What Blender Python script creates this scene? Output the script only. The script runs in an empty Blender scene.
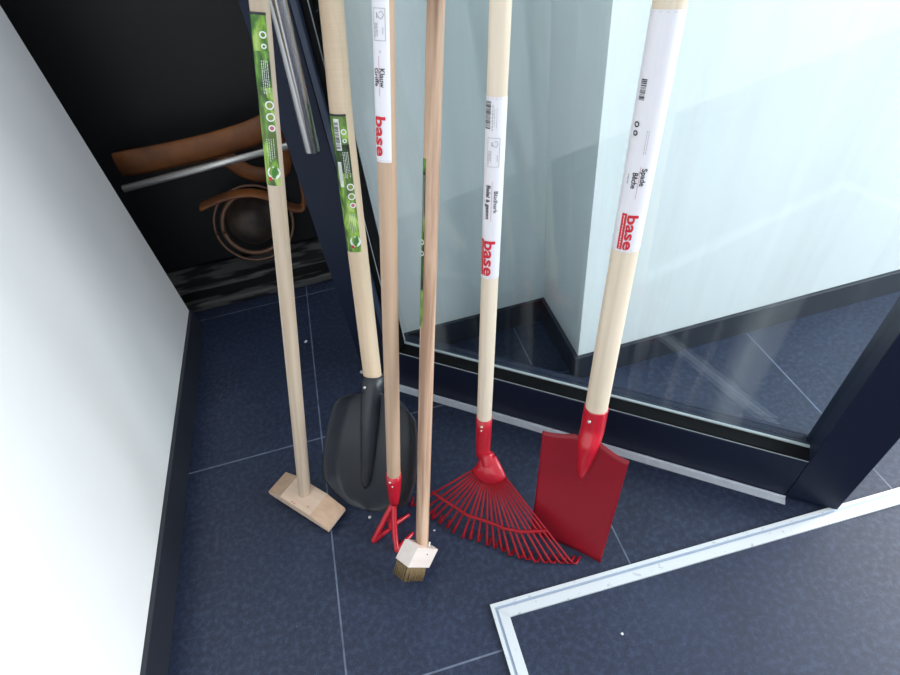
import bpy, bmesh, math, random
from mathutils import Vector as V, Matrix
C = bpy.context.scene.collection
random.seed(7)
PI = math.pi

# ------------------------------------------------------------------ materials
def mat(name, col, rough=.5, metal=0., spec=.5, coat=0., coatr=.1):
    m = bpy.data.materials.new(name); m.use_nodes = True
    b = m.node_tree.nodes['Principled BSDF']
    b.inputs['Base Color'].default_value = (*col, 1)
    b.inputs['Roughness'].default_value = rough
    b.inputs['Metallic'].default_value = metal
    b.inputs['Specular IOR Level'].default_value = spec
    b.inputs['Coat Weight'].default_value = coat
    b.inputs['Coat Roughness'].default_value = coatr
    return m

def nd(m, t, **kw):
    n = m.node_tree.nodes.new(t)
    for k, v in kw.items(): setattr(n, k, v)
    return n
def ln(m, a, b): m.node_tree.links.new(a, b)

def noise_chain(m, scale=(1, 1, 1), nscale=5., detail=4., coord='Object', dist=0.):
    tc = nd(m, 'ShaderNodeTexCoord'); mp = nd(m, 'ShaderNodeMapping'); nz = nd(m, 'ShaderNodeTexNoise')
    mp.inputs['Scale'].default_value = scale
    nz.inputs['Scale'].default_value = nscale; nz.inputs['Detail'].default_value = detail
    nz.inputs['Distortion'].default_value = dist
    ln(m, tc.outputs[coord], mp.inputs['Vector']); ln(m, mp.outputs['Vector'], nz.inputs['Vector'])
    return nz.outputs['Fac']
def ramp(m, fac, stops):
    r = nd(m, 'ShaderNodeValToRGB'); e = r.color_ramp.elements
    while len(e) < len(stops): e.new(.5)
    for i, (p, c) in enumerate(stops): e[i].position = p; e[i].color = (*c, 1)
    ln(m, fac, r.inputs['Fac']); return r.outputs['Color']
def mixc(m, fac, a, b, mode='MIX'):
    n = nd(m, 'ShaderNodeMix', data_type='RGBA', blend_type=mode)
    for s, v in ((n.inputs['Factor'], fac), (n.inputs['A'], a), (n.inputs['B'], b)):
        if hasattr(v, 'links'): ln(m, v, s)
        elif isinstance(v, (int, float)): s.default_value = v
        else: s.default_value = (*v, 1)
    return n.outputs['Result']
def math_(m, op, a, b=None, c=None):
    n = nd(m, 'ShaderNodeMath', operation=op)
    for i, v in enumerate((a, b, c)):
        if v is None: continue
        if hasattr(v, 'links'): ln(m, v, n.inputs[i])
        else: n.inputs[i].default_value = v
    return n.outputs[0]
def bump(m, fac, strength=.2, dist=.001):
    b = nd(m, 'ShaderNodeBump'); b.inputs['Strength'].default_value = strength; b.inputs['Distance'].default_value = dist
    ln(m, fac, b.inputs['Height']); ln(m, b.outputs['Normal'], m.node_tree.nodes['Principled BSDF'].inputs['Normal'])
def setcol(m, c): ln(m, c, m.node_tree.nodes['Principled BSDF'].inputs['Base Color'])

def wood(name, dark, light, grain=1., rough=.55, rings=0., fine=90):
    m = mat(name, light, rough, spec=.35)
    f1 = noise_chain(m, (fine, fine, 3.2), 1., 5., dist=.4)
    f2 = noise_chain(m, (18, 18, 2.2), 1., 3., dist=.6)
    c = ramp(m, f1, [(.5 - .22 / grain, dark), (.5 + .16 / grain, light)])
    c = mixc(m, math_(m, 'MULTIPLY', f2, .45), c, ramp(m, f2, [(.3, light), (.75, dark)]))
    if rings:
        f3 = noise_chain(m, (8, 8, 420), 1., 2.)
        c = mixc(m, math_(m, 'MULTIPLY', f3, rings), c, tuple(x * .82 for x in dark))
    setcol(m, c); bump(m, f1, .12, .0006)
    return m

M = {}
M['wood_broom'] = wood('pale beech broom stick', (.44, .33, .23), (.62, .50, .385), 1.1)
M['wood_shovel'] = wood('pale ash', (.66, .48, .32), (.80, .64, .47), .8, rings=.4)
M['wood_claw'] = wood('pinkish beech', (.43, .28, .185), (.55, .39, .275), .9)
M['wood_brush'] = wood('grained ash', (.27, .145, .09), (.65, .45, .32), 2.2, fine=60)
M['wood_rake'] = wood('cream ash', (.68, .54, .40), (.82, .71, .57), .8)
M['wood_spade'] = wood('cream ash thick', (.66, .52, .38), (.80, .69, .55), .8)
M['head_wood'] = wood('raw beech block', (.66, .47, .34), (.76, .58, .45), .9, .7)
M['head_end'] = wood('sawn beech slope', (.50, .32, .21), (.62, .43, .30), 1., .7)
M['block_wood'] = wood('white beech block', (.66, .56, .50), (.78, .70, .65), .7, .7)
M['red'] = mat('red enamel', (.50, .008, .022), .28, spec=.5, coat=.3, coatr=.15)
f = noise_chain(M['red'], (1, 1, 1), 30, 3)
setcol(M['red'], ramp(M['red'], f, [(.3, (.45, .007, .02)), (.7, (.56, .010, .026))]))
M['red_blade'] = mat('red painted steel blade', (.30, .008, .020), .36, spec=.32, coat=.08, coatr=.3)
f = noise_chain(M['red_blade'], (1, 1, 1), 9, 5)
setcol(M['red_blade'], ramp(M['red_blade'], f, [(.3, (.235, .004, .013)), (.7, (.29, .006, .016))]))
M['red_wire'] = mat('red painted wire', (.31, .004, .012), .4, spec=.3)
M['grey_steel'] = mat('dark grey hammer paint', (.024, .027, .033), .36, spec=.45, coat=.12, coatr=.2)
f = noise_chain(M['grey_steel'], (1, 1, 1), 25, 4)
setcol(M['grey_steel'], ramp(M['grey_steel'], f, [(.3, (.022, .025, .031)), (.7, (.029, .032, .040))]))
M['zinc'] = mat('zinc', (.7, .68, .64), .35, .8)
M['brass_nail'] = mat('pale rivet', (.80, .66, .46), .4, .5)
M['chrome'] = mat('brushed stainless', (.54, .53, .54), .24, 1.)
f = noise_chain(M['chrome'], (300, 300, 2), 1, 2); bump(M['chrome'], f, .05, .0003)
M['navy'] = mat('anthracite navy powder coat', (.010, .014, .034), .48, spec=.22)
f = noise_chain(M['navy'], (1, 1, 1), 400, 2); bump(M['navy'], f, .04, .0002)
M['navy_lit_edge'] = mat('anthracite navy bevel lit tone', (.040, .058, .105), .4)  # lit side of the bevel painted in as a lighter navy
M['gasket'] = mat('black rubber', (.004, .004, .005), .6, spec=.12)
M['gasket_shine'] = mat('pale seal lip shine', (.40, .46, .47), .35)  # shine on the seals and rail edge put into a pale colour
M['alu'] = mat('white aluminium', (.62, .66, .72), .4, .25)
f = noise_chain(M['alu'], (1, 1, 1), 60, 5)
setcol(M['alu'], ramp(M['alu'], f, [(.32, (.58, .62, .68)), (.6, (.66, .70, .76))]))
M['alu_white'] = mat('bright aluminium', (.78, .81, .84), .38, .15)
f = noise_chain(M['alu_white'], (1, 1, 1), 90, 6)
setcol(M['alu_white'], ramp(M['alu_white'], f, [(.26, (.42, .45, .47)), (.38, (.64, .68, .71))]))
M['alu_groove'] = mat('dull aluminium groove', (.36, .43, .54), .4, .3)
M['white_wall'] = mat('white plaster', (.80, .81, .81), .75, spec=.2)
f = noise_chain(M['white_wall'], (1, 1, 1), 3, 4)
setcol(M['white_wall'], ramp(M['white_wall'], f, [(.3, (.74, .75, .75)), (.7, (.78, .79, .79))]))
M['skirt'] = mat('dark tile skirting', (.018, .021, .030), .4)
M['paper'] = mat('white paper', (.62, .63, .65), .8)
M['bristle'] = mat('brassy wire bristles', (.30, .20, .08), .5, .2)
f = noise_chain(M['bristle'], (900, 900, 900), 1, 2)
setcol(M['bristle'], ramp(M['bristle'], f, [(.35, (.10, .065, .03)), (.65, (.30, .21, .10))]))
M['bristle_dark'] = mat('dark bristles', (.05, .035, .025), .8)
M['red_mark'] = mat('red crayon', (.45, .03, .03), .7)
M['ink'] = mat('black print', (.03, .03, .035), .6)
M['ink_grey'] = mat('grey print', (.34, .34, .36), .6)
M['ink_red'] = mat('red print', (.60, .012, .030), .5)
M['ink_pink'] = mat('faint red rule', (.60, .30, .34), .5)
M['sticker'] = mat('white sticker', (.78, .76, .80), .38, spec=.5)
M['sticker_edge'] = mat('sticker edge line', (.50, .48, .52), .4)
M['print_white'] = mat('white print', (.82, .84, .80), .5)
M['print_olive'] = mat('olive print', (.26, .32, .06), .5)
M['print_leaf'] = mat('leaf green print', (.05, .20, .03), .5)
M['print_leaf_light'] = mat('light leaf print', (.20, .36, .05), .5)
M['print_rose'] = mat('rose print', (.55, .12, .16), .5)
m = M['green_sticker'] = mat('grassy green sticker', (.15, .35, .05), .4)
f1 = noise_chain(m, (1, 1, .35), 60, 4, dist=1.2); f2 = noise_chain(m, (1, 1, .5), 26, 3)
c = ramp(m, f1, [(.40, (.008, .028, .010)), (.48, (.04, .17, .015)), (.55, (.22, .44, .03)), (.64, (.55, .70, .20))])
c2 = ramp(m, f2, [(.40, (.03, .10, .015)), (.60, (.45, .62, .14))])
setcol(m, mixc(m, .30, c, c2))
m = M['green_sticker_dark'] = mat('dark green sticker', (.03, .07, .02), .4)
f1 = noise_chain(m, (1, 1, .35), 70, 4, dist=1.)
setcol(m, ramp(m, f1, [(.38, (.008, .016, .010)), (.48, (.03, .08, .015)), (.58, (.10, .26, .03)), (.68, (.26, .44, .10))]))
M['rust_orange'] = mat('rusty orange paint', (.20, .062, .014), .5)
f = noise_chain(M['rust_orange'], (1, 1, 1), 14, 6)
setcol(M['rust_orange'], ramp(M['rust_orange'], f, [(.3, (.10, .032, .012)), (.65, (.26, .085, .018))]))
M['cast_iron'] = mat('worn cast drum', (.05, .036, .03), .5, .4)
f = noise_chain(M['cast_iron'], (1, 1, 1), 22, 6)
setcol(M['cast_iron'], ramp(M['cast_iron'], f, [(.35, (.025, .02, .018)), (.7, (.09, .06, .045))]))
M['copper_rim'] = mat('dull copper rim', (.20, .11, .07), .45, .5)
M['black_paint'] = mat('black machine paint', (.006, .006, .007), .55)
M['worn_black'] = mat('black paint worn to grey', (.01, .01, .01), .6)
f = noise_chain(M['worn_black'], (.5, 2, 2.5), 14, 5)
setcol(M['worn_black'], ramp(M['worn_black'], f, [(.42, (.010, .010, .011)), (.50, (.10, .095, .09))]))

# floor: dark slate tiles, 50 cm grid, worn pale joints
m = M['floor'] = mat('dark blue slate tiles', (.03, .04, .065), .42, spec=.45)
tc = nd(m, 'ShaderNodeTexCoord'); sx = nd(m, 'ShaderNodeSeparateXYZ'); ln(m, tc.outputs['Object'], sx.inputs[0])
n1 = noise_chain(m, (1, 1, 1), 7, 8, dist=.5); n2 = noise_chain(m, (1, 1, 1), 105, 7); n3 = noise_chain(m, (1, 1, 1), 420, 3)
c = ramp(m, n1, [(.28, (.009, .013, .032)), (.55, (.015, .023, .053)), (.75, (.032, .045, .090))])
c = mixc(m, .45, c, ramp(m, n2, [(.34, (.004, .007, .020)), (.5, (.014, .022, .052)), (.66, (.050, .068, .122))]))
c = mixc(m, .22, c, ramp(m, n3, [(.34, (.006, .010, .026)), (.66, (.050, .068, .115))]))
spk = noise_chain(m, (1, 1, 1), 160, 2)
c = mixc(m, ramp(m, spk, [(.76, (0, 0, 0)), (.82, (.5, .5, .5))]), c, (.30, .33, .38))
def joint(axis, off):
    u = math_(m, 'ADD', math_(m, 'MULTIPLY', math_(m, 'SUBTRACT', sx.outputs[axis], off), 2.), 100.25)
    d = math_(m, 'ABSOLUTE', math_(m, 'SUBTRACT', math_(m, 'FRACT', u), .25))
    return math_(m, 'LESS_THAN', d, .0029)
g = math_(m, 'MAXIMUM', joint(0, -.205), joint(1, .236))
inset = math_(m, 'MULTIPLY', math_(m, 'GREATER_THAN', sx.outputs[0], .05), math_(m, 'LESS_THAN', sx.outputs[1], .29))
g = math_(m, 'MULTIPLY', g, math_(m, 'SUBTRACT', 1., inset))
wear = noise_chain(m, (1, 1, 1), 26, 4)
gf = math_(m, 'MULTIPLY', g, ramp(m, wear, [(.30, (.35, .35, .35)), (.60, (.9, .9, .9))]))
setcol(m, mixc(m, gf, c, (.16, .19, .26)))
b_ = m.node_tree.nodes['Principled BSDF']
ln(m, ramp(m, n2, [(.3, (.50, .50, .50)), (.7, (.36, .36, .36))]), b_.inputs['Roughness'])
bump(m, n2, .12, .001)

# tinted pane: fresnel mirror over clear tinted transmission, with pale vertical streaks painted in for reflections
m = M['glass'] = bpy.data.materials.new('tinted door glass'); m.use_nodes = True
nt = m.node_tree; nt.nodes.clear()
out = nd(m, 'ShaderNodeOutputMaterial'); tr = nd(m, 'ShaderNodeBsdfTransparent'); gl = nd(m, 'ShaderNodeBsdfGlossy')
tr.inputs['Color'].default_value = (.90, .955, .965, 1); gl.inputs['Roughness'].default_value = 0.0
fr = nd(m, 'ShaderNodeFresnel'); 
ge = nd(m, 'ShaderNodeNewGeometry'); ir = nd(m, 'ShaderNodeMapRange'); ln(m, ge.outputs['Backfacing'], ir.inputs['Value'])
ir.inputs['To Min'].default_value = 1.5; ir.inputs['To Max'].default_value = 1 / 1.5; ln(m, ir.outputs['Result'], fr.inputs['IOR'])
mx = nd(m, 'ShaderNodeMixShader'); ln(m, fr.outputs[0], mx.inputs[0]); ln(m, tr.outputs[0], mx.inputs[1]); ln(m, gl.outputs[0], mx.inputs[2])
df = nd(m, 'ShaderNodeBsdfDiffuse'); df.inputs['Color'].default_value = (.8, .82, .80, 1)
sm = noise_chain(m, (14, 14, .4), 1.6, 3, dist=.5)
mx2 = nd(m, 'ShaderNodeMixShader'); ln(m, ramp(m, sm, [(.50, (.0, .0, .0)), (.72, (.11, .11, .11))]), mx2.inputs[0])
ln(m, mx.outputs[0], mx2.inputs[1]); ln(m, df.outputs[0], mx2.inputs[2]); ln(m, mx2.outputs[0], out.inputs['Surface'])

# ------------------------------------------------------------------ helpers
def thing(name, label, cat, loc=(0, 0, 0), group=None):
    o = bpy.data.objects.new(name, None); C.objects.link(o); o.location = loc; o.empty_display_size = .05
    o['label'] = label; o['category'] = cat
    if group: o['group'] = group
    return o
def struct(o): o['kind'] = 'structure'; return o
WORLD = {}
def wmat(o):
    return Matrix.Identity(4) if o is None else WORLD.get(o.name, Matrix.Translation(o.location))
def obj(name, bm, mats, parent=None, frame=None, smooth=True, label=None, bevel=0., sub=0):
    """bm holds world coordinates; frame (4x4) gives the object's own axes."""
    me = bpy.data.meshes.new(name)
    F = frame if frame is not None else wmat(parent)
    bmesh.ops.recalc_face_normals(bm, faces=bm.faces)
    bm.transform(F.inverted()); bm.to_mesh(me); bm.free()
    for mm in (mats if isinstance(mats, (list, tuple)) else [mats]): me.materials.append(mm)
    for p in me.polygons: p.use_smooth = smooth
    o = bpy.data.objects.new(name, me); C.objects.link(o)
    if parent is not None:
        o.parent = parent; o.matrix_basis = wmat(parent).inverted() @ F
    else: o.matrix_basis = F
    WORLD[o.name] = F.copy()
    if bevel:
        b = o.modifiers.new('bevel', 'BEVEL'); b.width = bevel; b.segments = 2; b.limit_method = 'ANGLE'; b.angle_limit = .6
    if sub:
        s = o.modifiers.new('subdivision', 'SUBSURF'); s.levels = sub; s.render_levels = sub
    if label: o['label'] = label
    return o

def frame_dirs(o, x, y, z):
    m = Matrix((V(x), V(y), V(z))).transposed().to_4x4(); m.translation = V(o); return m
def box_axes(bm, o, x, y, z, mi=0):
    """box spanned from corner o by three edge vectors"""
    o, x, y, z = V(o), V(x), V(y), V(z)
    v = [bm.verts.new(o + x * i + y * j + z * k) for k in (0, 1) for j in (0, 1) for i in (0, 1)]
    fs = []
    for q in ((0, 2, 3, 1), (4, 5, 7, 6), (0, 1, 5, 4), (2, 6, 7, 3), (0, 4, 6, 2), (1, 3, 7, 5)):
        f = bm.faces.new([v[i] for i in q]); f.material_index = mi; fs.append(f)
    return v
def box(bm, a, b, mi=0):
    return box_axes(bm, a, (b[0] - a[0], 0, 0), (0, b[1] - a[1], 0), (0, 0, b[2] - a[2]), mi)
def perp(d):
    d = d.normalized(); a = V((0, 0, 1)) if abs(d.z) < .9 else V((1, 0, 0))
    x = d.cross(a).normalized(); return x, d.cross(x).normalized()
def smooth_path(pts, n=6):
    pts = [V(p) for p in pts]; P = [pts[0] * 2 - pts[1]] + pts + [pts[-1] * 2 - pts[-2]]; out = []
    for i in range(1, len(P) - 2):
        a, b, c, d = P[i - 1:i + 3]
        for k in range(n):
            t = k / n
            out.append(.5 * ((2 * b) + (c - a) * t + (2 * a - 5 * b + 4 * c - d) * t * t + (3 * b - a - 3 * c + d) * t ** 3))
    out.append(pts[-1]); return out
def tube(bm, pts, rad, seg=12, flat=None, up=None, cap=True, mi=0):
    """swept tube; rad scalar or list; flat=(a,b) scales the two cross axes; up fixes the first cross axis"""
    pts = [V(p) for p in pts]; n = len(pts); rings = []
    if not isinstance(rad, (list, tuple)): rad = [rad] * n
    x = None
    for i, p in enumerate(pts):
        d = (pts[min(i + 1, n - 1)] - pts[max(i - 1, 0)]).normalized()
        if up is not None: x = V(up)
        elif x is None: x = perp(d)[0]
        x = (x - d * x.dot(d)).normalized(); y = d.cross(x)
        fa, fb = flat if flat else (1, 1)
        rings.append([bm.verts.new(p + (x * math.cos(a) * fa + y * math.sin(a) * fb) * rad[i])
                      for a in [2 * PI * k / seg for k in range(seg)]])
    for i in range(n - 1):
        for k in range(seg):
            f = bm.faces.new((rings[i][k], rings[i][(k + 1) % seg], rings[i + 1][(k + 1) % seg], rings[i + 1][k])); f.material_index = mi
    if cap:
        for r, rev in ((rings[0], True), (rings[-1], False)):
            f = bm.faces.new(r[::-1] if rev else r); f.material_index = mi
    return rings
def loft(bm, rings, cap=True, mi=0):
    R = [[bm.verts.new(p) for p in r] for r in rings]; s = len(R[0])
    for i in range(len(R) - 1):
        for k in range(s):
            f = bm.faces.new((R[i][k], R[i][(k + 1) % s], R[i + 1][(k + 1) % s], R[i + 1][k])); f.material_index = mi
    if cap: bm.faces.new(R[0][::-1]).material_index = mi; bm.faces.new(R[-1]).material_index = mi
def ell(c, ax, ay, a, b, seg=28, pw=1.):
    out = []
    for k in range(seg):
        t = 2 * PI * k / seg; cs, sn = math.cos(t), math.sin(t)
        cs = math.copysign(abs(cs) ** pw, cs); sn = math.copysign(abs(sn) ** pw, sn)
        out.append(c + ax * (a * cs) + ay * (b * sn))
    return out
def sheet(bm, fn, us, vs, thick):
    """closed thin sheet: fn(u,v) -> (point, normal)"""
    nu, nv = len(us), len(vs); top = []; bot = []
    for v in vs:
        rt = []; rb = []
        for u in us:
            p, n = fn(u, v); rt.append(bm.verts.new(p + n * thick / 2)); rb.append(bm.verts.new(p - n * thick / 2))
        top.append(rt); bot.append(rb)
    for j in range(nv - 1):
        for i in range(nu - 1):
            bm.faces.new((top[j][i], top[j][i + 1], top[j + 1][i + 1], top[j + 1][i]))
            bm.faces.new((bot[j][i], bot[j + 1][i], bot[j + 1][i + 1], bot[j][i + 1]))
    for j in range(nv - 1):
        for i in (0, nu - 1): bm.faces.new((top[j][i], top[j + 1][i], bot[j + 1][i], bot[j][i]))
    for i in range(nu - 1):
        for j in (0, nv - 1): bm.faces.new((top[j][i], bot[j][i], bot[j][i + 1], top[j][i + 1]))
def ball(bm, c, r, sq=(1, 1, 1), mi=0):
    g = bmesh.ops.create_uvsphere(bm, u_segments=16, v_segments=10, radius=r,
                                  matrix=Matrix.Translation(V(c)) @ Matrix.Diagonal((*sq, 1)))
    for v in g['verts']:
        for f in v.link_faces: f.material_index = mi

EYE = V((0, 0, .9634))
def stick_frame(P0, A):
    """z runs up the stick, -y faces the viewer's side, x to the right"""
    P0, A = V(P0), V(A).normalized(); mid = P0 + A * .4
    F = EYE - mid; F = (F - A * F.dot(A)).normalized(); R = A.cross(F)
    return frame_dirs(P0, R, -F, A)
def stick(fr, r, z0, z1, m, parent, name='handle'):
    bm = bmesh.new(); P = fr.translation; A = fr.col[2].to_3d()
    zs = [z0, z0 + .001] + [z0 + (z1 - z0) * k / 14 for k in range(1, 14)] + [z1 - .006, z1 - .002, z1]
    rs = [r] * (len(zs) - 3) + [r, r * .93, r * .72]
    tube(bm, [P + A * z for z in zs], rs, 32)
    return obj(name, bm, m, parent, fr)

def reach(P0, A, r):
    """stick length up to where it rests against the glass"""
    A = V(A).normalized(); return (T0 + N * (.0335 - r) - V(P0)).dot(N) / A.dot(N) + .02 * 0
T0 = V((-.017, .826, 0)); T = V((.7861, -.6181, 0)); N = V((.6181, .7861, 0)); Z = V((0, 0, 1))
class Wrap:
    """a printed label wrapped round a stick (stick-local cylinder coordinates; reads down the stick)"""
    def __init__(s, fr, r, path=None): s.fr = fr; s.r = r; s.bm = bmesh.new(); s.mats = []; s.path = path
    def mi(s, m):
        if m not in s.mats: s.mats.append(m)
        return s.mats.index(m)
    def pt(s, phi, z, lift):
        r = s.r + lift
        if s.path: return s.path(phi, z, r)
        return s.fr @ V((r * math.sin(phi), -r * math.cos(phi), z))
    def patch(s, p0, p1, z0, z1, m, lift):
        n = max(1, int(abs(p1 - p0) / .15)); k = max(1, int(abs(z1 - z0) / .02)); i_ = s.mi(m)
        g = [[s.bm.verts.new(s.pt(p0 + (p1 - p0) * i / n, z0 + (z1 - z0) * j / k, lift)) for i in range(n + 1)] for j in range(k + 1)]
        for j in range(k):
            for i in range(n):
                s.bm.faces.new((g[j][i], g[j][i + 1], g[j + 1][i + 1], g[j + 1][i])).material_index = i_
    def strip(s, pts, w, m, lift):
        """polyline of (phi, z) with width w"""
        i_ = s.mi(m); prev = None
        for k, (p, z) in enumerate(pts):
            a = pts[max(k - 1, 0)]; b = pts[min(k + 1, len(pts) - 1)]
            dx, dz = (b[0] - a[0]) * s.r, b[1] - a[1]; L = math.hypot(dx, dz) or 1
            nx, nz = -dz / L * w / 2, dx / L * w / 2
            q = (s.bm.verts.new(s.pt(p + nx / s.r, z + nz, lift)), s.bm.verts.new(s.pt(p - nx / s.r, z - nz, lift)))
            if prev: s.bm.faces.new((prev[0], prev[1], q[1], q[0])).material_index = i_
            prev = q
    def ring(s, p, z, R, w, m, lift): s.strip([(p + R * math.cos(t) / s.r, z + R * math.sin(t)) for t in [2 * PI * k / 20 for k in range(21)]], w, m, lift)
    def fill(s, pts, m, lift):
        c = (sum(p[0] for p in pts) / len(pts), sum(p[1] for p in pts) / len(pts)); i_ = s.mi(m)
        cv = s.bm.verts.new(s.pt(*c, lift)); vs = [s.bm.verts.new(s.pt(p, z, lift)) for p, z in pts]
        for k in range(len(vs)): s.bm.faces.new((cv, vs[k], vs[(k + 1) % len(vs)])).material_index = i_
    def disc(s, p, z, R, m, lift): s.fill([(p + R * math.cos(t) / s.r, z + R * math.sin(t)) for t in [2 * PI * k / 16 for k in range(16)]], m, lift)
    def leaf(s, p, z, L, w, ang, m, lift):
        pts = []
        for k in range(12):
            t = k / 6 if k <= 6 else (12 - k) / 6
            y = math.sin(PI * t) ** .8 * w / 2 * (1 if k <= 6 else -1); x = (t - .5) * L
            pts.append((p + (x * math.sin(ang) + y * math.cos(ang)) / s.r, z + x * math.cos(ang) - y * math.sin(ang)))
        s.fill(pts, m, lift)
    def text(s, txt, size, phi, z, m, lift=.0009, bold=0., sx=1., L=None):
        cu = bpy.data.curves.new('t', 'FONT'); cu.body = txt; cu.size = size; cu.offset = bold * size; cu.resolution_u = 3
        o = bpy.data.objects.new('t', cu); C.objects.link(o)
        dg = bpy.context.evaluated_depsgraph_get(); me = bpy.data.meshes.new_from_object(o.evaluated_get(dg))
        bpy.data.objects.remove(o); b = bmesh.new(); b.from_mesh(me); bpy.data.meshes.remove(me)
        xs = [v.co.x for v in b.verts]; sx = L / max(xs) if L else sx
        k = -size * .4
        while k < size:
            g = b.verts[:] + b.edges[:] + b.faces[:]
            bmesh.ops.bisect_plane(b, geom=g, plane_co=(0, k, 0), plane_no=(0, 1, 0)); k += .0013
        i_ = s.mi(m); mp = {v: s.bm.verts.new(s.pt(phi + v.co.y / s.r, z - v.co.x * sx, lift)) for v in b.verts}
        for f in b.faces:
            try: s.bm.faces.new([mp[v] for v in f.verts]).material_index = i_
            except ValueError: pass
        b.free(); bpy.data.curves.remove(cu)
    def barcode(s, p0, p1, z0, z1, m, lift, n=22, seed=1):
        rnd = random.Random(seed); z = z1; st = (z1 - z0) / n
        while z > z0:
            w = st * rnd.choice((.35, .5, .9)); s.patch(p0, p1, z - w, z, m, lift); z -= w + st * rnd.choice((.3, .5, .8))
    def lines(s, phi, z, n, gap, L, m, lift=.0009, w=.0006, seed=2):
        """rows of print too small to read"""
        rnd = random.Random(seed)
        for k in range(n):
            zz = z; end = z - L * rnd.uniform(.7, 1.)
            while zz > end:
                l = rnd.uniform(.0012, .0035); s.strip([(phi - k * gap / s.r, zz), (phi - k * gap / s.r, zz - l)], w, m, lift); zz -= l + .0009
    def build(s, parent, label, name='sticker'):
        return obj(name, s.bm, s.mats, parent, s.fr, True, label)
R_ = math.radians

# ------------------------------------------------------------------ camera
cam = bpy.data.cameras.new('camera'); co = bpy.data.objects.new('camera', cam); C.objects.link(co)
cam.sensor_width = 36; cam.lens = 21.6; cam.clip_start = .02
right, down, fwd = V((.963239, -.247747, -.103886)), V((-.248957, -.677885, -.691731)), V((.100951, .692166, -.714644))
co.matrix_world = frame_dirs(EYE, right, -down, -fwd)
bpy.context.scene.camera = co

# ------------------------------------------------------------------ the setting
T0 = V((-.017, .826, 0)); T = V((.7861, -.6181, 0)); N = V((.6181, .7861, 0)); Z = V((0, 0, 1))
def fp(s, d, z): return T0 + T * s + N * d + Z * z
def fbox(bm, s0, s1, d0, d1, z0, z1, mi=0):
    return box_axes(bm, fp(s0, d0, z0), T * (s1 - s0), N * (d1 - d0), Z * (z1 - z0), mi)

bm = bmesh.new(); box(bm, (-3, -2.2, -.03), (3.2, 3, 0)); struct(obj('floor', bm, M['floor'], smooth=False))
bm = bmesh.new(); box(bm, (-.03, .9185, 0), (.45, 1.06, 2.6)); struct(obj('wall_back', bm, M['white_wall'], smooth=False))
bm = bmesh.new(); box(bm, (.3765, .716, 0), (2.2, .9184, 2.6)); struct(obj('wall_corner', bm, M['white_wall'], smooth=False))
bm = bmesh.new()
for a, b in (((2.2, -2.2, 0), (2.35, 1.06, .25)), ((2.2, -2.2, 2.35), (2.35, 1.06, 2.6)), ((2.2, -2.2, .25), (2.35, -1.5, 2.35)), ((2.2, .75, .25), (2.35, 1.06, 2.35))): box(bm, a, b)
struct(obj('wall_right', bm, M['white_wall'], smooth=False))  # unseen wall, added with an opening for the daylight lamp
bm = bmesh.new()
for y in (-1.5, -.4, .69): box(bm, (2.24, y, .25), (2.30, y + .06, 2.35))
for z in (.25, 2.29): box(bm, (2.24, -1.44, z), (2.30, .69, z + .06))
struct(obj('added_window_1', bm, M['navy'], smooth=False))  # unseen window frame added around the daylight lamp
bm = bmesh.new(); box(bm, (-3, -2.2, 0), (-.50, 1.20, 2.6)); struct(obj('wall_left', bm, M['white_wall'], smooth=False))
bm = bmesh.new(); box(bm, (-3, 2.6, 0), (3.2, 2.7, 2.6)); struct(obj('wall_far', bm, M['white_wall'], smooth=False))
for nm, a, b in (('baseboard_back', (-.03, .9095, 0), (.3765, .9184, .07)), ('baseboard_corner', (.3675, .707, 0), (.3764, .9095, .07)),
                 ('baseboard_right', (.3764, .707, 0), (2.19, .7159, .07)), ('baseboard_left', (-.4999, -2.2, 0), (-.491, 1.20, .07))):
    bm = bmesh.new(); box(bm, a, b); struct(obj(nm, bm, M['skirt'], smooth=False, bevel=.001))

# the glazed door leaf, standing open across the corner
door = bpy.data.objects.new('door_1', None); C.objects.link(door); door.location = fp(.36, .03, 0); struct(door)
S0, S1, S2, DT = -.092, -.006, .80, .062
bm = bmesh.new(); fbox(bm, S0, S1, 0, DT, .006, 2.1); obj('stile', bm, M['navy'], door, smooth=False, bevel=.002)
bm = bmesh.new()
box_axes(bm, fp(S1, .0, .118), T * .0115, N * .03, Z * 1.9); obj('glazing_bead', bm, M['navy_lit_edge'], door, smooth=False, bevel=.0015)
bm = bmesh.new(); fbox(bm, S1, S2, 0, DT, .006, .116); obj('bottom_rail', bm, M['navy'], door, smooth=False, bevel=.003)
bm = bmesh.new(); fbox(bm, S1, S2, 0, DT, 2.02, 2.1); obj('top_rail', bm, M['navy'], door, smooth=False, bevel=.003)
bm = bmesh.new(); fbox(bm, S2, S2 + .08, 0, DT, .006, 2.1); obj('stile', bm, M['navy'], door, smooth=False, bevel=.002)
bm = bmesh.new()
fbox(bm, .0, S2, .004, .030, .116, .1195); fbox(bm, .0056, .024, .006, .0335, .1195, 2.02)
obj('gasket', bm, M['gasket'], door, smooth=False)
bm = bmesh.new()
fbox(bm, .0, S2, .029, .0335, .1165, .1225); fbox(bm, .0235, .0250, .030, .0335, .1225, 2.02)
fbox(bm, .020, .0205, .004, .0065, .1225, 2.02)
fbox(bm, .004, S2, .0022, .0032, .1155, .1172)
obj('seal_lip', bm, M['gasket_shine'], door, smooth=False, label='thin seal line with its shine painted pale')
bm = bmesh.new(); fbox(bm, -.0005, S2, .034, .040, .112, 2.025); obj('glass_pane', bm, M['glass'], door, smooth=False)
bm = bmesh.new(); fbox(bm, S0 + .05, S2, -.0165, -.0005, .0005, .0030); fbox(bm, S0 + .05, S2, -.0025, -.0005, .0030, .0055)
obj('drip_strip', bm, M['alu'], door, smooth=False, label='pale aluminium strip along the foot of the door')
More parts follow.
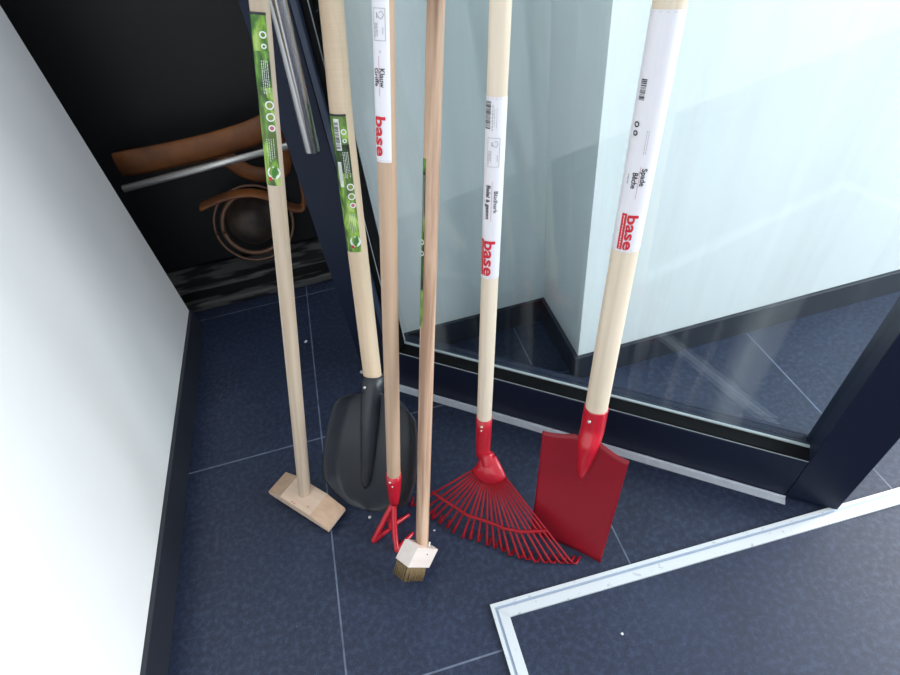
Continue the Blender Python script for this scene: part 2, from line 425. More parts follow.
# pull bar
bm = bmesh.new()
pb, pt = fp(-.0080, -.037, .600), fp(.0075, -.037, .80)
ax = (pt - pb).normalized()
tube(bm, [pb + ax * k for k in (-.002, -.0005, .002, .1, .3, .6, .902, .9045, .906)], [.0095, .0115, .0122, .0122, .0122, .0122, .0122, .0115, .0095], 32)
ph = obj('pull_handle', bm, M['chrome'], door, label='brushed steel pull bar')
bm = bmesh.new()
for k in (.28, .80): tube(bm, [pb + ax * k, fp(-.02, -.0005, (pb + ax * k).z)], .006, 14)
obj('handle_bracket', bm, M['chrome'], door)

# mat-well frame in the floor, seen at its far left corner
fr_ = thing('mat_frame', 'white aluminium angle frame lying flush round the tiled recess, front right', 'floor frame', (.6, -.15, 0))
def frame_bar(a, b, inn, name):
    """stepped profile: outer lip, groove, broad inner flange; a->b is the outer edge, inn points inwards"""
    bm = bmesh.new(); a, b, inn = V(a), V(b), V(inn); d = (b - a); u = d.normalized(); L = d.length
    prof = ((0, .0015, .004, 0), (.0016, .0075, .0055, 1), (.0075, .0120, .0030, 2), (.0120, .0275, .0048, 1))
    for w0, w1, h, mi in prof:
        k = 0.  # mitred ends
        v = [a + inn * w0 + u * w0, b + inn * w0 - u * w0, b + inn * w1 - u * w1, a + inn * w1 + u * w1]
        lo = [bm.verts.new(p) for p in v]; hi = [bm.verts.new(p + Z * h) for p in v]
        fs = [bm.faces.new(lo[::-1]), bm.faces.new(hi)] + [bm.faces.new((lo[i], lo[(i + 1) % 4], hi[(i + 1) % 4], hi[i])) for i in range(4)]
        for f in fs: f.material_index = mi
    obj(name, bm, [M['skirt'], M['alu_white'], M['alu_groove']], fr_, smooth=False)
c1, c2, c3, c4 = (.0425, .3062, .0003), (1.2, .280, .0003), (1.2, -.6, .0003), (.048, -.6, .0003)
frame_bar(c1, c2, (0, -1, 0), 'frame_bar'); frame_bar(c4, c1, (1, 0, 0), 'frame_bar')
frame_bar(c2, c3, (-1, 0, 0), 'frame_bar'); frame_bar(c3, c4, (0, 1, 0), 'frame_bar')

# old machine in the passage behind
mc = thing('old_machine', 'old black and rusty orange machine standing behind the open door', 'machine', (-.4, 1.45, 0))
bm = bmesh.new(); box(bm, (-.95, 1.275, .0), (-.04, 1.9, .024)); obj('foot_plate', bm, M['worn_black'], mc, smooth=False, bevel=.004)
bm = bmesh.new(); box(bm, (-.93, 1.30, .024), (-.05, 1.88, .06)); obj('plinth', bm, M['black_paint'], mc, smooth=False)
bm = bmesh.new(); box(bm, (-.94, 1.285, .06), (-.045, 1.89, .076)); obj('ledge', bm, M['worn_black'], mc, smooth=False, bevel=.003)
bm = bmesh.new(); box(bm, (-.92, 1.38, .076), (-.06, 1.87, 1.15)); obj('body', bm, M['black_paint'], mc, smooth=False, bevel=.01)
bm = bmesh.new()
fcs = V((.15, -.95, .28)).normalized(); px, py = perp(fcs)
dc = V((-.275, 1.30, .225))
rings = [ell(dc - fcs * .06, px, py, .062, .062), ell(dc - fcs * .01, px, py, .064, .064), ell(dc + fcs * .02, px, py, .055, .055),
         ell(dc + fcs * .042, px, py, .036, .036), ell(dc + fcs * .05, px, py, .012, .012)]
loft(bm, rings); obj('drum', bm, M['cast_iron'], mc)
bm = bmesh.new()
rc = dc - fcs * .015 + V((.0, 0, -.012))
tube(bm, [rc + (px * math.cos(t) + py * math.sin(t)) * .098 for t in [2 * PI * k / 40 for k in range(41)]], .0035, 8)
tube(bm, [rc + (px * math.cos(t) + py * math.sin(t)) * .078 for t in [2 * PI * k / 40 for k in range(41)]], .007, 8)
obj('drum_rim', bm, M['copper_rim'], mc)
bm = bmesh.new()
br = [(-.115, 1.30, .46), (-.118, 1.285, .38), (-.125, 1.275, .30), (-.138, 1.27, .252), (-.165, 1.265, .258), (-.195, 1.265, .290), (-.24, 1.265, .318), (-.30, 1.265, .325), (-.37, 1.27, .31)]
tube(bm, smooth_path(br, 5), .013, 10, flat=(1.5, .5), up=(0, -1, 0))
tube(bm, smooth_path([(-.10, 1.30, .47), (-.2, 1.285, .45), (-.34, 1.285, .44), (-.5, 1.29, .44)], 5), .03, 10, flat=(.4, 1.))
tube(bm, smooth_path([(-.15, 1.31, .45), (-.16, 1.31, .34), (-.24, 1.31, .35), (-.30, 1.31, .44)], 5), .02, 10, flat=(.4, 1.))
obj('bracket', bm, M['rust_orange'], mc, label='rusty orange curved bracket')
bm = bmesh.new(); tube(bm, [(-.5, 1.245, .405), (-.06, 1.245, .425)], .008, 14); obj('cross_pipe', bm, M['zinc'], mc)

# ------------------------------------------------------------------ green sticker art
def green_sticker(fr, r, parent, p0, p1, zt, zb, label, path=None, full=True, ink_phi=None):
    w = Wrap(fr, r, path); H = zt - zb
    w.patch(p0, p1, zb, zt, M['green_sticker'], .0004)
    w.patch(p0, p1, zt - H * .40, zt - H * .20, M['green_sticker_dark'], .0006)
    w.patch(p0, p1, zt - .003, zt, M['ink'], .0008)
    k = r
    e = p1
    # recycling marks
    w.ring(e - .0055 / k, zt - H * .115, .0032, .0016, M['print_white'], .001)
    w.disc(e - .0055 / k, zt - H * .175, .0030, M['print_white'], .001)
    w.disc(e - .0055 / k, zt - H * .175, .0014, M['print_leaf'], .0012)
    # paragraph lines
    w.lines(e - .0035 / k, zt - H * .25, 4, .0021, H * .2, M['print_white'], .001, .0007, 5)
    # rings
    for q in (.50, .57): w.ring(e - .0052 / k, zt - H * q, .0044, .0017, M['print_white'], .001); w.disc(e - .0052 / k, zt - H * q, .0030, M['print_olive'], .0009)
    w.ring(e - .0048 / k, zt - H * .635, .0034, .0016, M['print_white'], .001); w.disc(e - .0046 / k, zt - H * .635, .0028, M['print_rose'], .0009)
    w.lines(e - .0045 / k, zt - H * .70, 4, .0026, H * .14, M['print_white'], .001, .0006, 9)
    # leaf emblem in a white glow
    w.disc(e - .0075 / k, zt - H * .915, .0085, M['print_white'], .0009)
    w.leaf(e - .0085 / k, zt - H * .915, .0185, .0075, -.18, M['print_leaf_light'], .0011)
    w.leaf(e - .0062 / k, zt - H * .91, .0175, .0070, .22, M['print_leaf'], .0013)
    w.disc(e - .0125 / k, zt - H * .955, .0026, M['ink_red'], .0010)
    # barcode panels wrapped towards the left side
    if full:
        w.patch(e - .0185 / k, e - .0105 / k, zt - H * .24, zt - H * .03, M['print_white'], .001)
        w.barcode(e - .0180 / k, e - .0120 / k, zt - H * .225, zt - H * .05, M['ink'], .0012, 26, 3)
        w.patch(e - .0200 / k, e - .0140 / k, zt - H * .50, zt - H * .32, M['print_white'], .001)
        w.lines(e - .0150 / k, zt - H * .33, 3, .0015, H * .15, M['ink_grey'], .0012, .0005, 4)
    return w.build(parent, label)

def white_sticker(fr, r, parent, p0, p1, zt, zb, items, label):
    w = Wrap(fr, r); w.patch(p0, p1, zb, zt, M['sticker'], .0004)
    for z in (zb + .002, zt - .002): w.strip([(p0 + (p1 - p0) * k / 12, z) for k in range(13)], .0005, M['sticker_edge'], .0006)
    items(w); return w.build(parent, label)
def box_outline(w, p0, p1, z0, z1, m, wd=.0005):
    w.strip([(p0, z0), (p0, z1)], wd, m, .0008); w.strip([(p1, z0), (p1, z1)], wd, m, .0008)
    for z in (z0, z1): w.strip([(p0 + (p1 - p0) * k / 5, z) for k in range(6)], wd, m, .0008)
def forest_mark(w, pc, zt, zb, wd):
    """boxed tick-tree mark with small print"""
    k = w.r; p0, p1 = pc - wd / 2 / k, pc + wd / 2 / k
    box_outline(w, p0, p1, zb, zt, M['ink_grey'])
    H = zt - zb; zc = zt - H * .20; pm = pc + wd * .12 / k
    w.strip([(pm - .001 / k, zc + .002), (pm + .0015 / k, zc + .0035), (pm + .0035 / k, zc), (pm + .0015 / k, zc - .0035), (pm - .0010 / k, zc - .003), (pm - .0022 / k, zc - .001)], .0007, M['ink_grey'], .0009)
    w.strip([(pm - .0035 / k, zc + .002), (pm - .0035 / k, zc - .003)], .0012, M['ink_grey'], .0009)
    w.lines(p0 + .0045 / k, zt - H * .45, 3, .0014, H * .45, M['ink_grey'], .0009, .0006, 3)
    w.strip([(p1 - .0025 / k, zt - H * .58), (p1 - .0025 / k, zt - H * .80)], .0006, M['ink_grey'], .0009)
def base_logo(w, phi, z, size, L, red_panel=True):
    w.text('base', size, phi, z, M['ink_red'], .0010, .027, L=L)
    if red_panel:
        k = w.r; a, b = phi - .0072 / k, phi - .0012 / k
        w.patch(a, b, z - L, z + .0005, M['ink_red'], .0009)
        w.lines(phi - .0040 / k, z - .002, 1, .001, L * 1.1, M['print_white'], .0012, .0008, 6)

# ------------------------------------------------------------------ 1 broom with the bevelled wooden head
P0 = (-.23704, .58768, .050); fr = stick_frame(P0, (.22973, .22373, .94719)); r = .0118
t = thing('broom', 'wooden broom with a plain beech head, leftmost of the leaning tools', 'broom', (-.237, .575, 0))
stick(fr, r, -.016, reach(P0, (.22973, .22373, .94719), r), M['wood_broom'], t)
L = V((.686, -.7276, 0)); W = V((.7276, .686, 0))
cc = V((-.2400, .5795, 0))
prof = [(-.083, .0255), (-.0405, .0450), (.0375, .0450), (.0755, .0255), (.0755, .0145), (-.083, .0145)]
bm = bmesh.new()
for sgn in (0,):
    va = [bm.verts.new(cc + L * x + W * -.0252 + Z * z) for x, z in prof]; vb = [bm.verts.new(cc + L * x + W * .0252 + Z * z) for x, z in prof]
    bm.faces.new(va); bm.faces.new(vb[::-1])
    for i in range(6):
        f = bm.faces.new((va[i], va[(i + 1) % 6], vb[(i + 1) % 6], vb[i])); f.material_index = 1 if i in (0, 2) else 0
frh = frame_dirs(cc + Z * .04, W, Z, -L) if False else frame_dirs(cc + Z * .04, W, -Z, L)
head = obj('head', bm, [M['head_wood'], M['head_end']], t, frh, smooth=False, bevel=.0012)
bm = bmesh.new()
for i in range(24):
    for j in range(8):
        p = cc + L * (-.074 + .140 * i / 23) + W * (-.021 + .042 * j / 7) + Z * .0155
        e = p + V((random.uniform(-.002, .002), random.uniform(-.002, .002), -.0150))
        tube(bm, [p, e], [.0017, .0024], 5)
bo = obj('bristles', bm, M['bristle_dark'], t); bo['kind'] = 'stuff'
for x, y, a in ((-.013, -.0222, .3), (-.007, -.0218, -.2), (.0225, -.0155, .8)):
    bm = bmesh.new(); q = cc + L * x + W * y + Z * .0453; d = (L * math.cos(a) + W * math.sin(a)) * .004
    box_axes(bm, q, d, V((-d.y, d.x, 0)) * .3, Z * .0003)
    obj('crayon_mark', bm, M['red_mark'], head, smooth=False, label='small red crayon mark')
green_sticker(fr, r, t, R_(-150), R_(29), .787, .584, 'green grass-print label with leaf emblem', full=False)

# ------------------------------------------------------------------ 2 round-nosed grey shovel
base2 = V((-.1225, .5292, .001)); w2 = V((.8571, -.5151, 0)); v2 = V((.2575, .4286, .866)); n2 = w2.cross(v2).normalized()
if n2.y > 0: n2 = -n2
t = thing('shovel', 'dark grey round-nosed shovel with curved ash handle and green label', 'shovel', (-.10, .56, 0))
HW = [(0, .004), (.003, .022), (.010, .040), (.03, .070), (.06, .0905), (.10, .0960), (.145, .094), (.176, .0905), (.205, .0845), (.226, .079), (.241, .068), (.251, .050), (.255, .030)]
def hw(v):
    for (a, x), (b, y) in zip(HW, HW[1:]):
        if v <= b: return x + (y - x) * (v - a) / (b - a)
    return HW[-1][1]
def shovel_pt(u, v):
    w = u * hw(v); x = w + .115 * (v - .125)
    # shallow pan: rolled-up sides and shoulders
    e = min(1., max(0., (abs(u) - .70) / .30)); k = max(0., (v - .17) / .07); k2 = max(0., 1 - v / .2)
    d = (.013 if u < 0 else .021) * e * e * (3 - 2 * e) * min(1, v / .06) + .006 * k * k - .006 * math.cos(u * PI / 2) - .004 * k2
    p = base2 + w2 * x + v2 * v + n2 * (d + .004)
    return p, n2
bm = bmesh.new(); us = [-1 + 2 * i / 40 for i in range(41)]
vs = [0, .002, .005, .010, .018, .028] + [.04 + .01 * i for i in range(19)] + [.226, .232, .238, .243, .247, .251, .253, .255]
sheet(bm, shovel_pt, us, vs, .0022); obj('blade', bm, M['grey_steel'], t)
sp = [V(p) for p in ((-.05317, .65023, .24162), (-.02930, .71236, .39683), (-.00820, .75609, .54012), (.00835, .78323, .65550), (.03055, .80760, .78439), (.046, .8185, .90), (.056, .826, 1.0))]
bm = bmesh.new()
rgs = []
for v, a, b, off in ((.050, .003, .002, .001), (.062, .008, .0065, .001), (.09, .0112, .0105, .001), (.13, .0135, .013, .002), (.17, .0155, .015, .004), (.205, .0172, .0172, .004), (.235, .0188, .0188, .003), (.262, .0196, .0196, .001), (.284, .0194, .0194, 0)):
    xo = -.015 + (v - .06) * .064
    rgs.append(ell(base2 + w2 * xo + v2 * v + n2 * off, w2, n2, a, b))
loft(bm, rgs); obj('socket', bm, M['grey_steel'], t)
bm = bmesh.new(); q = base2 + w2 * -.009 + v2 * .266 + n2 * .0198; ball(bm, q, .0028); obj('rivet', bm, M['zinc'], t)
path = smooth_path([sp[0] - (sp[1] - sp[0]) * .04] + sp, 8)
fr = stick_frame(sp[0], sp[3] - sp[0]); r = .0160
bm = bmesh.new(); tube(bm, path, [r] * (len(path) - 2) + [r * .95, r * .75], 32, up=fr.col[0].to_3d()); obj('handle', bm, M['wood_shovel'], t, fr)
cum = [0]
for a, b in zip(path, path[1:]): cum.append(cum[-1] + (b - a).length)
def shovel_wrap(phi, z, rr):
    z = min(max(z, 0), cum[-1] - 1e-4); i = max(k for k in range(len(cum)) if cum[k] <= z); i = min(i, len(path) - 2)
    f = (z - cum[i]) / (cum[i + 1] - cum[i]); p = path[i].lerp(path[i + 1], f)
    d0 = (path[i + 1] - path[max(i - 1, 0)]).normalized(); d1 = (path[min(i + 2, len(path) - 1)] - path[i]).normalized(); d = d0.lerp(d1, f).normalized()
    F = EYE - p; F = (F - d * F.dot(d)).normalized(); Rr = d.cross(F)
    return p + Rr * rr * math.sin(phi) + F * rr * math.cos(phi)
def arc_at(y_z):  # arclength at world height
    for k in range(len(path) - 1):
        if path[k].z <= y_z <= path[k + 1].z: return cum[k] + (y_z - path[k].z) / (path[k + 1].z - path[k].z) * (cum[k + 1] - cum[k])
green_sticker(fr, r, t, R_(-135), R_(21), arc_at(.654), arc_at(.458), 'green grass-print label with barcode and leaf emblem', path=shovel_wrap)

# ------------------------------------------------------------------ 3 three-pronged claw
KC = q_ = .957
P0 = EYE + (V((-.06147, .53844, .0979)) - EYE) * KC; A = V((.19437, .188, .96274)); fr = stick_frame(P0, A); r = .0118
t = thing('hand_cultivator', 'three-pronged red claw cultivator on a beech handle, before the grey shovel', 'cultivator', (-.085, .48, 0))
stick(fr, r, -.03, reach(P0, A, r), M['wood_claw'], t)
bm = bmesh.new(); q = P0
tube(bm, [P0 + A * k for k in (.0005, .0, -.015, -.04, -.062, -.074)], [.0119, .0136, .0134, .0118, .0098, .0085], 28); obj('socket', bm, M['red'], t)
bm = bmesh.new()
Fc = -fr.col[1].to_3d(); Rc = fr.col[0].to_3d()
ball(bm, P0 - A * .008 + (Fc * .85 - Rc * .5).normalized() * .0136, .0024); ball(bm, P0 - A * .018 + (Fc * .9 - Rc * .2).normalized() * .0130, .0018)
obj('rivet', bm, M['zinc'], t)
s0 = P0 - A * .070
for elbow, mid, tip in (((-.1285, .4725, .0035), (-.105, .486, .032), (-.0875, .4905, .002)), ((-.0935, .4870, .008), (-.085, .500, .034), (-.0545, .5035, .002)), ((-.0900, .4420, .0035), (-.0845, .4800, .036), (-.0550, .4660, .002))):
    e = V(elbow); tp = V(tip); mdl = V(mid)
    p = [s0 - A * .0, s0 * .55 + mdl * .45, mdl * .55 + e * .45, e * .9 + mdl * .1, e, e * .88 + tp * .12 , e * .45 + tp * .55, tp]
    p = smooth_path(p, 4); n_ = len(p)
    bm = bmesh.new(); tube(bm, p, [.0053 if k < n_ - 9 else .0053 - .0024 * (k - n_ + 9) / 9 for k in range(n_)], 12)
    obj('prong', bm, M['red'], t)
def items(w):
    q = KC
    forest_mark(w, R_(-25), .7264 * q, .6955 * q, .0130)
    w.strip([(R_(-22), .686 * q), (R_(-22), .683 * q)], .0012, M['sticker_edge'], .0009)
    w.text('Klauw', .0078, R_(-27), .668 * q, M['ink'], .001, .016, L=.0205 * q)
    w.text('Griffe', .0072, R_(-58), .668 * q, M['ink'], .001, .016, L=.0195 * q)
    w.strip([(R_(-31), .680 * q), (R_(-31), .638 * q)], .0005, M['ink_pink'], .0009)
    base_logo(w, R_(-64), .6165 * q, .0178, .0475 * q, False)
white_sticker(fr, r, t, R_(-140), R_(29), .86 * q_, .5620 * q_, items, 'white paper label with black and red print')

# ------------------------------------------------------------------ 4 weed brush
a_, b_, h_ = V((-.6065, .788, -.1059)), V((.4314, .2143, -.8763)), V((.6678, .5772, .47))
C0 = V((-.0694, .3675, .092))
P0 = C0 + a_ * .0145 + b_ * .035 + h_ * .034; A = V((.23029, .35505, .90604)); fr = stick_frame(P0, A); r = .0107
t = thing('weed_brush', 'narrow wire weed brush with pale block head, on a grained ash stick', 'brush', (-.045, .40, 0))
stick(fr, r, -.018, reach(P0, A, r), M['wood_brush'], t)
bm = bmesh.new(); box_axes(bm, C0, a_ * .029, b_ * .070, h_ * .034)
obj('block', bm, M['block_wood'], t, frame_dirs(C0 + a_ * .0145 + b_ * .035 + h_ * .017, a_, -h_ if a_.cross(-h_).dot(b_) > 0 else h_, b_), smooth=False, bevel=.0008)
bm = bmesh.new(); rnd = random.Random(3)
for i in range(9):
    for j in range(18):
        p = C0 + a_ * (.003 + .023 * i / 8) + b_ * (.003 + .058 * j / 17) + h_ * .001
        e = p - h_ * .020 + V((0, 0, -.0155)) + (a_ * rnd.uniform(-1, 1) + b_ * rnd.uniform(-1, 1)) * .0014
        tube(bm, [p, (p + e) / 2 + b_ * .0006, e], [.0013, .0015, .0016], 5)
o = obj('bristles', bm, M['bristle'], t, label='brass-coloured wire bristles'); o['kind'] = 'stuff'
bm = bmesh.new(); ball(bm, C0 + b_ * .040 + h_ * .024 - a_ * .0002, .0011); obj('nail', bm, M['ink'], t)
bm = bmesh.new()
q = P0 + b_ * .018 - a_ * .002; box_axes(bm, q - a_ * .004 - b_ * .004, a_ * .012, b_ * .010, h_ * .0025); ball(bm, q + h_ * .004, .003)
obj('clamp', bm, M['zinc'], t, label='small zinc fixing plate')
w = Wrap(fr, r); w.patch(R_(-175), R_(-42), .396, .620, M['green_sticker_dark'], .0004); w.patch(R_(-175), R_(-42), .396, .45, M['green_sticker'], .0006)
for z in (.50, .515): w.ring(R_(-60), z, .003, .0012, M['print_white'], .0009)
w.lines(R_(-50), .60, 3, .002, .07, M['print_white']); w.build(t, 'dark green label wrapped on the left side')

# ------------------------------------------------------------------ 5 lawn rake
P0 = V((.11216, .52256, .2008)); A = V((.14505, .17853, .97318)); fr = stick_frame(P0, A); r = .0123
Fc = -fr.col[1].to_3d(); Rc = fr.col[0].to_3d()
t = thing('lawn_rake', 'red lawn rake with a fan of wire tines, left of the red spade', 'rake', (.07, .41, 0))
stick(fr, r, -.03, reach(P0, A, r), M['wood_rake'], t)
bm = bmesh.new(); P0 = P0 + A * .013
tube(bm, [P0 + A * k for k in (.0005, 0, -.02, -.04, -.07, -.088)], [.0123, .0138, .0136, .0134, .0130, .0128], 28); obj('socket', bm, M['red'], t)
bm = bmesh.new()
for k, s in ((.010, .0024), (.019, .0018)): ball(bm, P0 - A * k + (Fc * .95 - Rc * .28).normalized() * .0136, s)
obj('rivet', bm, M['brass_nail'], t)
hub = V((.1010, .4800, .108)); Td = V((.7861, -.6181, 0))
fan_n = V((-.50, -.62, .45)).normalized()
dn = (V((.070, .402, 0)) - hub).normalized(); fx = (Td - dn * Td.dot(dn)).normalized(); fn = fx.cross(dn); fn = fn if fn.dot(EYE - hub) > 0 else -fn
bm = bmesh.new(); pk = P0 - A * .074
hc = hub - dn * .030
out_ = [(-.0135, -.004), (.0135, -.004), (.0235, .012), (.0310, .028), (.0315, .033), (.0250, .0395), (.012, .0455), (-.002, .0485), (-.012, .0450), (-.0215, .0385), (-.0285, .0310), (-.0290, .0255), (-.0215, .0150)]
lo = [bm.verts.new(hc + fx * x + dn * y - fn * .004) for x, y in out_]
mi_ = [bm.verts.new(hc + fx * x + dn * y + fn * .0005) for x, y in out_]
hi = [bm.verts.new(hc + fx * (x * .78) + dn * (.02 + (y - .02) * .80) + fn * .0062) for x, y in out_]
top = bm.verts.new(hc + dn * .014 + fn * .0125); n_o = len(out_)
bm.faces.new(lo)
for k in range(n_o):
    q = (k + 1) % n_o
    bm.faces.new((lo[k], lo[q], mi_[q], mi_[k])); bm.faces.new((mi_[k], mi_[q], hi[q], hi[k])); bm.faces.new((hi[k], hi[q], top))
tube(bm, [P0 - A * .086, hc - dn * .002 + fn * .001, hc + dn * .012 + fn * .0005, hc + dn * .026 - fn * .001, hc + dn * .036 - fn * .003], [.0128, .0130, .0120, .0085, .003], 28)
obj('tine_clamp', bm, M['red'], t, bevel=.0008)
tips = [(-.0495, .5174), (-.0365, .4998), (-.0256, .4889), (-.0162, .4794), (-.0048, .4672), (.0062, .454), (.0155, .4427), (.0297, .428), (.0421, .4221), (.0555, .4131), (.0701, .4022), (.0814, .394), (.094, .3842), (.1042, .3736), (.1188, .3649), (.1303, .3587), (.1431, .351), (.1585, .3456), (.1705, .3416), (.1846, .3378), (.1967, .3341), (.2062, .3309)]
NT = len(tips); barpts = []
for i, (x, y) in enumerate(tips):
    u = i / (NT - 1) * 2 - 1
    root = hub + fx * (u * .0245) + dn * (.010 - .016 * u * u) - fn * .001
    tip = V((x, y, .0035)) - N * (.004 + .003 * u); d = (tip - root).normalized(); L_ = (tip - root).length
    s = .50 if abs(u) < .5 else .50 + .10 * (abs(u) - .5)
    barpts.append(root + d * (L_ * (.615 + .01 * u)) + fn * .002)
    hook = (N * .9 + Td * (.1 + .22 * u)).normalized()
    pts = [root, root.lerp(tip, .5), tip - d * .012, tip - d * .003 + hook * .001, tip + hook * .006 - Z * .0008, tip + hook * .020 + Z * .003]
    bm = bmesh.new(); tube(bm, pts, [.0019, .0019, .0019, .0022, .0030, .0018], 8, flat=(1.05, .62), up=fx)
    obj('tine', bm, M['red_wire'], t)
bm = bmesh.new(); e0 = barpts[0] * 1.3 - barpts[1] * .3; e1 = barpts[-1] * 1.4 - barpts[-2] * .4
tube(bm, smooth_path([e0] + barpts + [e1], 2), .0026, 8, flat=(1.25, .7), up=dn); obj('spreader_bar', bm, M['red_wire'], t)
def items(w):
    w.barcode(R_(-70), R_(-30), 0.4805, 0.5110, M['ink'], .0009, 26, 8)
    w.lines(R_(-18), 0.5075, 1, .001, .03, M['ink_grey'], .0009, .0008, 2)
    w.lines(R_(4), 0.5035, 2, .0026, .024, M['ink_grey'], .0009, .0004, 5)
    forest_mark(w, R_(-8), 0.4703, 0.4360, .0145)
    w.text('Bladhark', .0070, R_(5), 0.4060, M['ink'], .001, .006, L=.0295)
    w.text('Balai à gazon', .0074, R_(-40), 0.4130, M['ink'], .001, .025, L=.045)
    w.strip([(R_(-8), 0.4185), (R_(-8), 0.3655)], .0005, M['ink_pink'], .0009)
    base_logo(w, R_(-42), .3385, .0200, .0530, True)
white_sticker(fr, r, t, R_(-150), R_(150), 0.5159, 0.2810, items, 'white paper label with black and red print')

# ------------------------------------------------------------------ 6 square spade
base = V((.204, .364, .001)); w_ = V((.7426, -.6697, 0)); v_ = V((.229, .254, .9397)); n_ = w_.cross(v_).normalized()
if n_.y > 0: n_ = -n_
P0 = V((.27045, .44068, .27871)); A = V((.13519, .17638, .97499)); fr = stick_frame(P0, A); r = .0167
t = thing('spade', 'red square-bladed spade on a thick pale handle, rightmost of the tools', 'spade', (.21, .37, 0))
stick(fr, r, -.03, reach(P0, A, r), M['wood_spade'], t)
def spade_pt(u, v):
    hwid = .0640 + .0055 * v; cen = -.0004 - .005 * v
    vt = .2265 + .0105 * max(0., 1 - max(0., abs(u) - .30) / .55) ** 1.6
    if u > 0: vt += .002 * (1 - u)
    w = cen + u * hwid; vv = v * vt
    d = .006 * u * u + .010 * (v - .5) ** 2 * 0 + .004 * math.sin(v * PI) * -1
    return base + w_ * w + v_ * vv + n_ * (d + .001), n_
bm = bmesh.new(); sheet(bm, spade_pt, [-1 + i / 16 for i in range(33)], [i / 24 for i in range(25)], .0022); obj('blade', bm, M['red_blade'], t)
bm = bmesh.new(); rgs = []
bx = base + w_ * -.001
for v, a, b in ((.155, .0015, .001), (.165, .006, .004), (.18, .0100, .0085), (.20, .0135, .0125), (.222, .0165, .016), (.238, .0178, .0178)):
    rgs.append(ell(bx + v_ * v + n_ * .002, w_, n_, a, b, 32, 1.15 if v < .215 else 1.))
for k in (-.045, -.028, -.010, .001, .0025):
    rgs.append(ell(P0 + A * k, w_, (n_ - A * n_.dot(A)).normalized(), .0184, .0184, 32))
loft(bm, rgs); obj('socket', bm, M['red'], t)
bm = bmesh.new(); Fc = -fr.col[1].to_3d(); Rc = fr.col[0].to_3d()
q = P0 - A * .014 + (Fc * .93 - Rc * .34).normalized() * .0186; ball(bm, q, .0030); obj('screw', bm, M['zinc'], t)
def items(w):
    w.ring(R_(-40), .4140, .0024, .0014, M['ink'], .0009); w.ring(R_(-40), .4050, .0022, .0015, M['ink'], .0009)
    w.barcode(R_(-52), R_(-28), 0.4385, 0.4585, M['ink'], .0009, 16, 5)
    w.lines(R_(10), 0.4085, 2, .002, .03, M['ink_grey'], .0009, .0005, 4)
    w.text('Bêche', .0082, R_(-21), 0.3635, M['ink'], .001, .022, L=.0185)
    w.text('Spade', .0082, R_(9), 0.3685, M['ink'], .001, .02, L=.020)
    w.lines(R_(-38), 0.3605, 1, .001, .012, M['ink_grey'], .0009, .0014, 7)
    w.strip([(R_(3), 0.3705), (R_(3), 0.3335)], .0005, M['ink_pink'], .0009)
    base_logo(w, R_(-11), 0.3145, .0165, .0450, True)
white_sticker(fr, r, t, R_(-150), R_(150), .52, 0.2665, items, 'white paper label with black and red print')

# ------------------------------------------------------------------ scraps on the tiles
def scrap(x, y, s, label, seed):
    rnd = random.Random(seed); bm = bmesh.new(); n = 7; lo = []; hi = []
    for k in range(n):
        a = 2 * PI * k / n; q = s * rnd.uniform(.55, 1.15)
        p = V((x + q * math.cos(a), y + q * math.sin(a) * .7, 0)); z = rnd.uniform(0, s * .5)
        lo.append(bm.verts.new(p + Z * (.0004 + z))); hi.append(bm.verts.new(p + Z * (.0012 + z)))
    c0 = bm.verts.new((x, y, .0004)); c1 = bm.verts.new((x, y, .0016 + s * .3))
    for k in range(n):
        j = (k + 1) % n; bm.faces.new((c0, lo[j], lo[k])); bm.faces.new((c1, hi[k], hi[j])); bm.faces.new((lo[k], lo[j], hi[j], hi[k]))
    o = obj('paper_scrap', bm, M['paper'], frame=Matrix.Translation((x, y, 0)), smooth=False)
    o['label'] = label; o['category'] = 'litter'; o['group'] = 'paper scraps on the tiles'
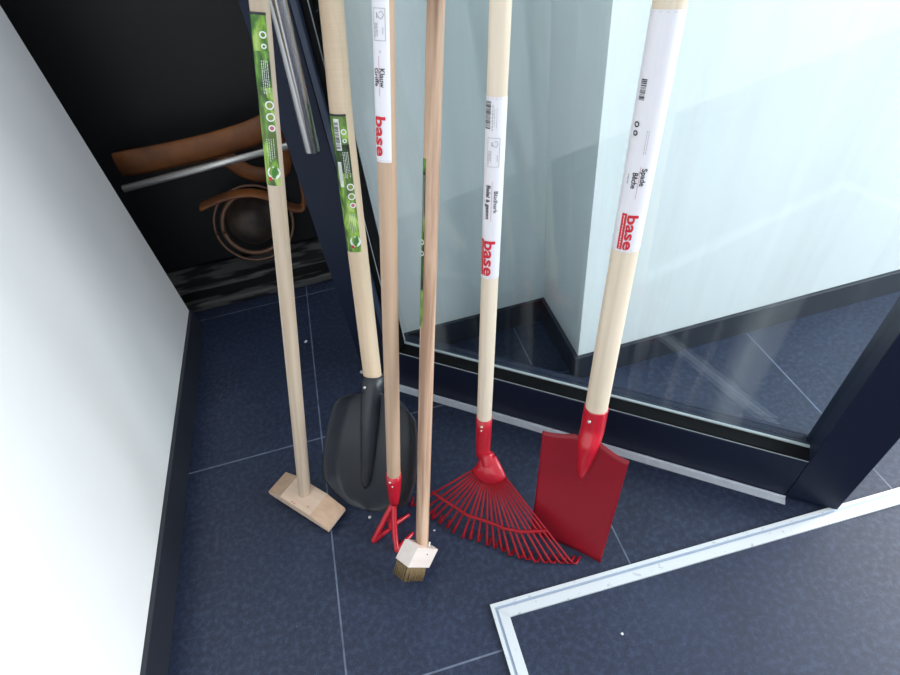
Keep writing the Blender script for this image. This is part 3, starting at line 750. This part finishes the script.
scrap(.2316, .206, .0030, 'white paper scrap on the tiles inside the aluminium frame', 1)
scrap(-.092, .893, .0075, 'crumpled white scrap by the foot of the door behind the shovel handle', 2)
scrap(-.1298, .5215, .0045, 'tiny white crumb at the tip of the grey shovel blade', 3)
scrap(-.0155, .459, .0026, 'tiny white crumb between the weed brush and the rake tines', 4)
scrap(-.2197, 1.0467, .0048, 'white crumb on the floor in front of the old machine', 5)

# ------------------------------------------------------------------ light: soft daylight from the right, pale sky
sc = bpy.context.scene
wd = bpy.data.worlds.new('sky'); sc.world = wd; wd.use_nodes = True; nt = wd.node_tree
bg = nt.nodes['Background']
tc = nt.nodes.new('ShaderNodeTexCoord'); dt = nt.nodes.new('ShaderNodeVectorMath'); dt.operation = 'DOT_PRODUCT'
dt.inputs[1].default_value = V((.80, -.35, .48)).normalized()
nt.links.new(tc.outputs['Generated'], dt.inputs[0])
rp = nt.nodes.new('ShaderNodeValToRGB'); mr = nt.nodes.new('ShaderNodeMapRange')
mr.inputs['From Min'].default_value = -1; mr.inputs['From Max'].default_value = 1
nt.links.new(dt.outputs['Value'], mr.inputs['Value']); nt.links.new(mr.outputs['Result'], rp.inputs['Fac'])
e = rp.color_ramp.elements
e[0].position = .1; e[0].color = (.16, .17, .19, 1); e[1].position = .97; e[1].color = (1.5, 1.65, 1.8, 1)
q = e.new(.6); q.color = (.42, .46, .52, 1)
nt.links.new(rp.outputs['Color'], bg.inputs['Color']); bg.inputs['Strength'].default_value = .68
ar = bpy.data.lights.new('side_daylight', 'AREA'); ar.shape = 'RECTANGLE'; ar.size = 2.2; ar.size_y = 2.0; ar.energy = 172; ar.color = (.95, .98, 1.)  # area lamp for daylight from the right, outside the added window
ao = bpy.data.objects.new('side_daylight', ar); C.objects.link(ao)
ao.matrix_world = frame_dirs((2.45, -.40, 1.35), (0, 1, 0), (0, 0, 1), (1, 0, 0))
vs_ = sc.view_settings; vs_.view_transform = 'Standard'; vs_.look = 'None'; vs_.gamma = 1; vs_.use_curve_mapping = False; vs_.exposure = 0.
